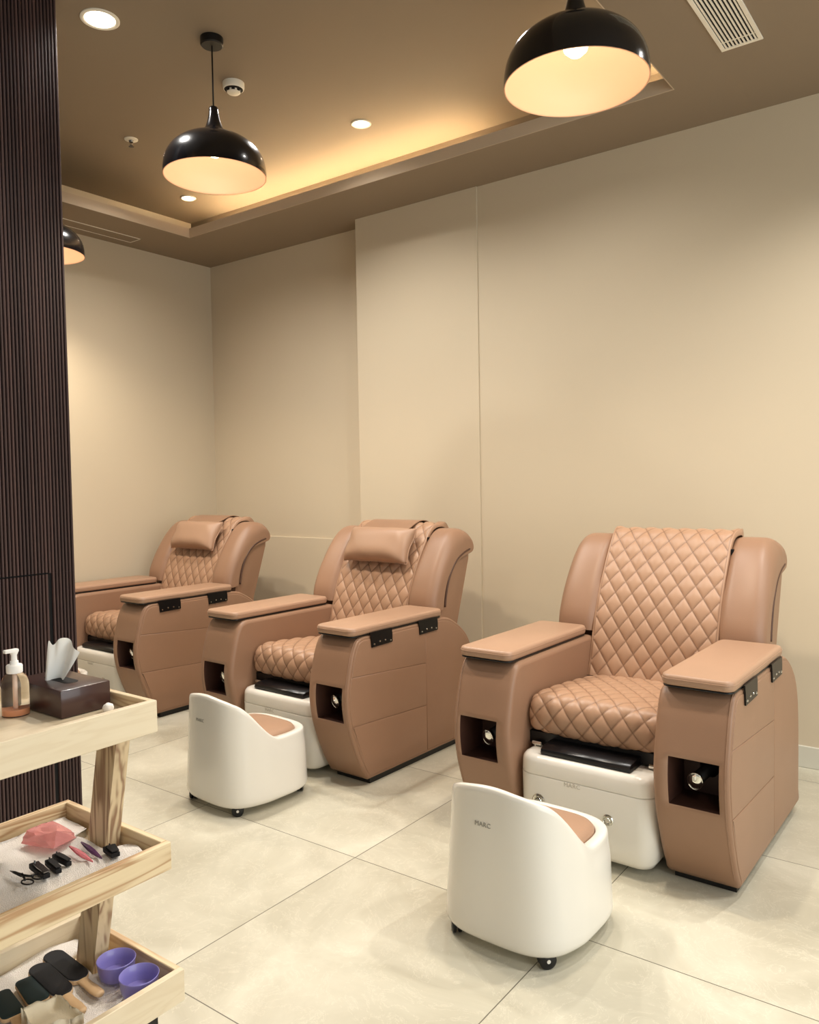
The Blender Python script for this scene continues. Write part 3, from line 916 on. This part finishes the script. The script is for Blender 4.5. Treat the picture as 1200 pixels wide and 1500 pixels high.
# tissue: loosely folded sheet rising from the slot
bm = bmesh.new(); nu, nv = 40, 30; V = []
for j in range(nv + 1):
    v = j / nv; row = []
    for i in range(nu + 1):
        u = i / nu
        s0, s1 = -.036 + .012 * v + .006 * v * v, .004 + .046 * v ** .9
        q = s0 + (s1 - s0) * u
        dpt = .012 * math.sin(u * 7.0 + .4) * (1 - .35 * v) + .006 * math.sin(u * 15 + 2 * v) * v + .010 * v * v
        top = .088 + .016 * math.sin(min(1, max(0, (u - .12) / .62)) * PI) ** 1.4 + .012 * math.exp(-((u - .03) / .05) ** 2) - .018 * max(0, u - .72) / .28
        row.append(bm.verts.new((.8 * q + .6 * dpt, .6 * q - .8 * dpt, .056 + top * v)))
    V.append(row)
for j in range(nv):
    for i in range(nu): bm.faces.new((V[j][i], V[j][i + 1], V[j + 1][i + 1], V[j + 1][i]))
obj('tissue', bm, 'tissue', t, smooth=True)
tag(t, 'dark brown tissue box with a white tissue sticking up', 'tissue box')

def pump_bottle():
    t = empty('pump_bottle', (-1.760, .882, ZT))
    bm = bmesh.new()
    pr = catmull([(0, .001), (.026, .0012), (.0285, .005), (.0288, .05), (.0285, .072), (.024, .086), (.0165, .093), (.0135, .097), (.0135, .103)], 3)
    lathe(bm, [(max(0, p.x) if p.x > .0005 else 0, p.y) for p in pr], 32)
    obj('bottle_body', bm, 'glass', t, smooth=True)
    bm = bmesh.new(); lathe(bm, [(0, .003), (.0258, .003), (.0268, .006), (.0268, .016), (0, .016)], 32); obj('liquid', bm, 'orange', t, sharp=50)
    bm = bmesh.new(); tube(bm, [(0, 0, .008), (0, 0, .1)], .0042, 10); obj('dip_tube', bm, 'tube', t, smooth=True)
    bm = bmesh.new(); lathe(bm, [(.0165, .095), (.017, .097), (.017, .111), (.0155, .113), (.009, .115), (.0085, .121), (.0065, .122), (.006, .134), (.0085, .139), (.0085, .1415), (0, .1415)], 28)
    box(bm, -.0065, .0065, -.022, .009, .1405, .148, .002)
    obj('pump', bm, 'cotton', t, sharp=40)
    return tag(t, 'clear pump bottle holding a little orange liquid, white pump on top', 'bottle')
pump_bottle()
t = empty('glass_bottle', (-1.69, .748, ZT))
bm = bmesh.new(); lathe(bm, [(0, .001), (.027, .001), (.03, .005), (.03, .085), (.022, .1), (.014, .105), (.014, .112), (.0, .112)], 32); obj('bottle_body', bm, 'glass', t, sharp=50)
bm = bmesh.new(); lathe(bm, [(.0155, .105), (.0155, .125), (0, .126)], 24); obj('cap', bm, 'cotton', t, sharp=40)
tag(t, 'clear glass bottle on the top tray, cut off by the photo edge', 'bottle')
bm = bmesh.new()
r_ = bmesh.ops.create_icosphere(bm, subdivisions=3, radius=.0125)
for v in r_['verts']:
    v.co *= 1 + .12 * math.sin(v.co.x * 400) * math.sin(v.co.y * 350 + 1) * math.cos(v.co.z * 300); v.co.z *= .85
tag(obj('cotton_ball', bm, 'cotton', None, (-1.600, 1.008, ZT + .0106), smooth=True), 'small white cotton ball beside the tissue box', 'cotton ball')

# ---- things on the middle tray
ZM = .5148
t = empty('plastic_pouch', (-1.795, .965, ZM + .003), .35)
bm = bmesh.new()
pts = [(-.05, -.03, .0), (.045, -.035, .0), (.055, .03, .0), (-.045, .034, 0), (-.042, -.022, .03), (.0, -.03, .022), (.035, -.012, .03), (.042, .026, .018), (.0, .02, .038), (-.035, .026, .026)]
vs = [bm.verts.new(p) for p in pts]
bmesh.ops.convex_hull(bm, input=vs)
bmesh.ops.subdivide_edges(bm, edges=bm.edges[:], cuts=3, use_grid_fill=True)
for v in bm.verts: v.co += Vector((random.uniform(-1, 1), random.uniform(-1, 1), random.uniform(-1, 1))) * .002
for v in bm.verts: v.co.z = max(0, v.co.z)
obj('pouch', bm, 'pink', t)
tag(t, 'crumpled translucent pink plastic pouch on the middle tray towel', 'pouch')

t = empty('nail_scissors', (-1.66, .842, ZM + .002), .12)
bm = bmesh.new()
for s in (-1, 1):
    ring = [(.02 + .013 * math.cos(a) * 1.15, s * .0125 + .0095 * math.sin(a), .003) for a in [2 * PI * k / 24 for k in range(25)]]
    tube(bm, ring, .0017, 8, 0, False)
    tube(bm, [(.009, s * .010, .003), (-.004, s * .004, .003), (-.018, -s * .002, .003 + s * .0012)], [.002, .0025, .003], 8)
    tube(bm, [(-.018, -s * .002, .003 + s * .0012), (-.04, -s * .001, .003 + s * .001), (-.058, 0, .003)], [.0035, .003, .0008], 8)
lathe(bm, [(.003, 0), (.003, .0065), (0, .007)], 12, (-.018, 0, 0))
obj('blades', bm, 'black', t, smooth=True)
tag(t, 'small black nail scissors lying open-handled on the towel', 'scissors')

def clipper(x, y, rz, L, w, lever, label):
    t = empty('nail_clipper', (x, y, ZM), rz)
    bm = bmesh.new()
    sec = lambda yy, ww, z0, z1: [(-ww, yy, z0), (ww, yy, z0), (ww, yy, z1), (-ww, yy, z1)]
    loft(bm, [sec(-L / 2, w * .7, .002, .012), sec(-L * .3, w * .75, .002, .011), sec(L * .3, w, .001, .012), sec(L * .46, w, .002, .013), sec(L / 2, w * .8, .004, .010)])
    bmesh.ops.bevel(bm, geom=bm.edges[:], offset=.001, segments=1, affect='EDGES')
    obj('jaw', bm, 'fileblack', t)
    bm = bmesh.new()
    loft(bm, [sec(-L / 2, w * .55, .0155, .0175), sec(0, w * .7, .0145, .0168), sec(L * .36, w * .6, .013, .0155)])
    obj('lever', bm, 'steel' if lever else 'fileblack', t)
    bm = bmesh.new(); lathe(bm, [(.002, .001), (.002, .018), (0, .0185)], 10, (0, L * .38, 0)); obj('pin', bm, 'steel', t)
    tag(t, label, 'nail clipper', 'black nail clippers')
clipper(-1.662, .872, 1.42, .078, .0105, True, 'larger black nail clipper with a pale edge, next to the scissors')
clipper(-1.655, .899, 1.38, .066, .009, False, 'black nail clipper lying between the pale-edged clipper and the short one')
clipper(-1.668, .926, 1.5, .066, .0085, False, 'short black nail clipper nearest the tweezers')
clipper(-1.612, 1.014, 1.3, .05, .014, False, 'stubby black nail clipper alone by the front rim of the tray')

def tweezers(x, y, rz, m, label):
    t = empty('tweezers', (x, y, ZM), rz); L = .115
    bm = bmesh.new()
    for s in (-1, 1):
        rings = []
        for k, ww in ((0, .0012), (.15, .0024), (.35, .0036), (.6, .0034), (.8, .0022), (.93, .0011), (1, .0005)):
            xx = -L / 2 + L * k; zc = .005 + s * (.0008 + .0036 * math.sin(PI * min(1, k * 1.0)) )
            rings.append([(xx, -ww, zc - .0006), (xx, ww, zc - .0006), (xx, ww, zc + .0006), (xx, -ww, zc + .0006)])
        loft(bm, rings)
    obj('arms', bm, m, t)
    tag(t, label, 'tweezers')
tweezers(-1.663, .968, -.10, 'pinkmetal', 'slim pink tweezers on the towel')
tweezers(-1.660, .992, -.16, 'violet', 'slim dark violet tweezers on the towel')

# ---- things on the bottom tray
ZB = .1948
def foot_file(x, y, rz, label, tilt=0):
    t = empty('foot_file', (x, y, ZB), rz)
    def outline(ins):
        pts = []
        L, w = .16, .0255
        for a in [PI / 2 + PI * k / 12 for k in range(13)]: pts.append((-L / 2 + w + (w - ins) * math.cos(a), (w - ins) * math.sin(a)))
        for a in [-PI / 2 + PI * k / 12 for k in range(13)]: pts.append((L / 2 - w * .9 + (w * 1.1 - ins) * math.cos(a), (w - ins) * math.sin(a)))
        return pts
    bm = bmesh.new(); loft(bm, [[(a, b, z) for a, b in outline(i)] for i, z in ((.001, 0), (0, .002), (0, .008), (.001, .0095))]); obj('file_body', bm, 'filewood', t)
    bm = bmesh.new(); loft(bm, [[(a, b, z) for a, b in outline(i)] for i, z in ((.0012, .0095), (.001, .011))]); obj('grey_layer', bm, 'filegrey', t)
    bm = bmesh.new(); loft(bm, [[(a, b, z) for a, b in outline(i)] for i, z in ((.0015, .011), (.0015, .013), (.003, .0138))]); obj('abrasive', bm, 'fileblack', t)
    bm = bmesh.new(); rings = []
    for xx, w in ((.068, .016), (.085, .0125), (.105, .0115), (.135, .0135), (.158, .0125), (.166, .008)):
        rings.append([(xx, w * math.cos(a), .006 + .0055 * math.sin(a)) for a in [2 * PI * k / 16 for k in range(16)]])
    loft(bm, rings); obj('handle', bm, 'filewood', t, smooth=True)
    tag(t, label, 'foot file', 'wooden foot files with black pads')
foot_file(-1.790, .992, -.06, 'wooden foot file with a long black pad, beside the purple cups')
foot_file(-1.768, .942, -.10, 'wooden foot file with a long black pad, beside the green ones')

def nail_file(x, y, rz, label):
    t = empty('pedicure_file', (x, y, ZB), rz)
    bm = bmesh.new(); slab(bm, .056, .024, .012, 0, .008, .001, n=5); slab(bm, .045, .0095, .008, .0005, .007, .001, cx=.095, n=4); obj('file_body', bm, 'filewood', t, sharp=50)
    bm = bmesh.new(); slab(bm, .055, .0235, .012, .008, .0115, .0012, n=5); obj('abrasive', bm, 'filegreen', t, sharp=50)
    tag(t, label, 'foot file', 'small dark green foot files')
nail_file(-1.765, .898, -.20, 'small dark green foot file next to a black one')
nail_file(-1.765, .838, -.16, 'small dark green foot file at the outer end of the row')

def cup(x, y, z, tilt, label):
    t = empty('finger_bowl', (x, y, z)); t.rotation_euler = tilt
    bm = bmesh.new()
    lathe(bm, [(0, .0), (.034, .0), (.038, .004), (.0415, .02), (.0432, .039), (.0445, .041), (.0434, .0422), (.042, .041), (.0395, .02), (.035, .007), (0, .005)], 40)
    obj('bowl', bm, 'purple', t, sharp=60)
    tag(t, label, 'bowl', 'purple plastic bowls')
cup(-1.664, 1.048, .196, (0, 0, 0), 'purple plastic bowl beside the slanted trolley leg')
cup(-1.567, 1.043, .196, (0, 0, 0), 'purple plastic bowl in the corner of the bottom tray')

# ------------------------------------------------------------------ lights
def light(kind, loc, energy, color, name, **kw):
    d = bpy.data.lights.new(name, kind); d.energy = energy; d.color = color
    for k, v in kw.items(): setattr(d, k, v)
    o = bpy.data.objects.new(name, d); COL.objects.link(o); o.location = loc
    return o
WARM = (1, .87, .70); NEUT = (1, .97, .92)
for x, y, z, e in ((-3.09, 2.01, ZU, 70), (-2.868, 3.0, ZU, 66), (-3.95, 2.9, ZU, 42), (-1.7, 2.9, ZU, 50), (-.9, .7, ZU, 44), (-.3, 3.05, ZC, 70), (.45, 2.4, ZC, 55), (.6, .2, ZC, 50), (1.5, 3.0, ZC, 80), (-2.6, .3, ZU, 50)):
    light('SPOT', (x, y, z - .02), e * 1.7, NEUT, 'downlight_beam', spot_size=math.radians(140), spot_blend=.8, shadow_soft_size=.04)
for p in PL:
    light('POINT', (p[0][0], p[0][1], p[0][2] + .075), 3.0, (1, .88, .76), 'pendant_glow', shadow_soft_size=.02)
    light('SPOT', (p[0][0], p[0][1], p[0][2] + .012), 78, WARM, 'pendant_beam', spot_size=math.radians(140), spot_blend=.7, shadow_soft_size=.045)

o = light('AREA', (XR - .1, 1.2, 1.5), 95, (.92, .99, 1), 'cool_side_fill', shape='RECTANGLE', size=2.2, size_y=3.2)  # cool fill added from an unseen side to brighten the lower right wall
o.rotation_euler = (0, PI / 2, 0)

w = bpy.data.worlds.new('World'); SC.world = w; w.use_nodes = True
w.node_tree.nodes['Background'].inputs[0].default_value = (1, .98, .94, 1)
w.node_tree.nodes['Background'].inputs[1].default_value = .45

# ------------------------------------------------------------------ camera
yaw, pitch, roll, F = .64025, .03965, -.01701, 1168.3
cy, sy, cp, sp, cr, sr = math.cos(yaw), math.sin(yaw), math.cos(pitch), math.sin(pitch), math.cos(roll), math.sin(roll)
f0 = Vector((-sy, cy, 0)); rt = Vector((cy, sy, 0)); up = Vector((0, 0, 1))
fw = f0 * cp - up * sp; u1 = up * cp + f0 * sp
r2 = rt * cr + u1 * sr; u2 = u1 * cr - rt * sr
cam = bpy.data.cameras.new('camera'); co = bpy.data.objects.new('camera', cam); COL.objects.link(co)
mw = Matrix((r2, u2, -fw)).transposed().to_4x4(); mw.translation = (0, 0, 1.35)
co.matrix_world = mw
cam.sensor_fit = 'HORIZONTAL'; cam.sensor_width = 36; cam.lens = 36 * F / 1200; cam.clip_start = .05
SC.camera = co
SC.view_settings.view_transform = 'Standard'
SC.view_settings.look = 'None'
SC.view_settings.exposure = -.34
SC.cycles.max_bounces = 10; SC.cycles.use_denoising = True
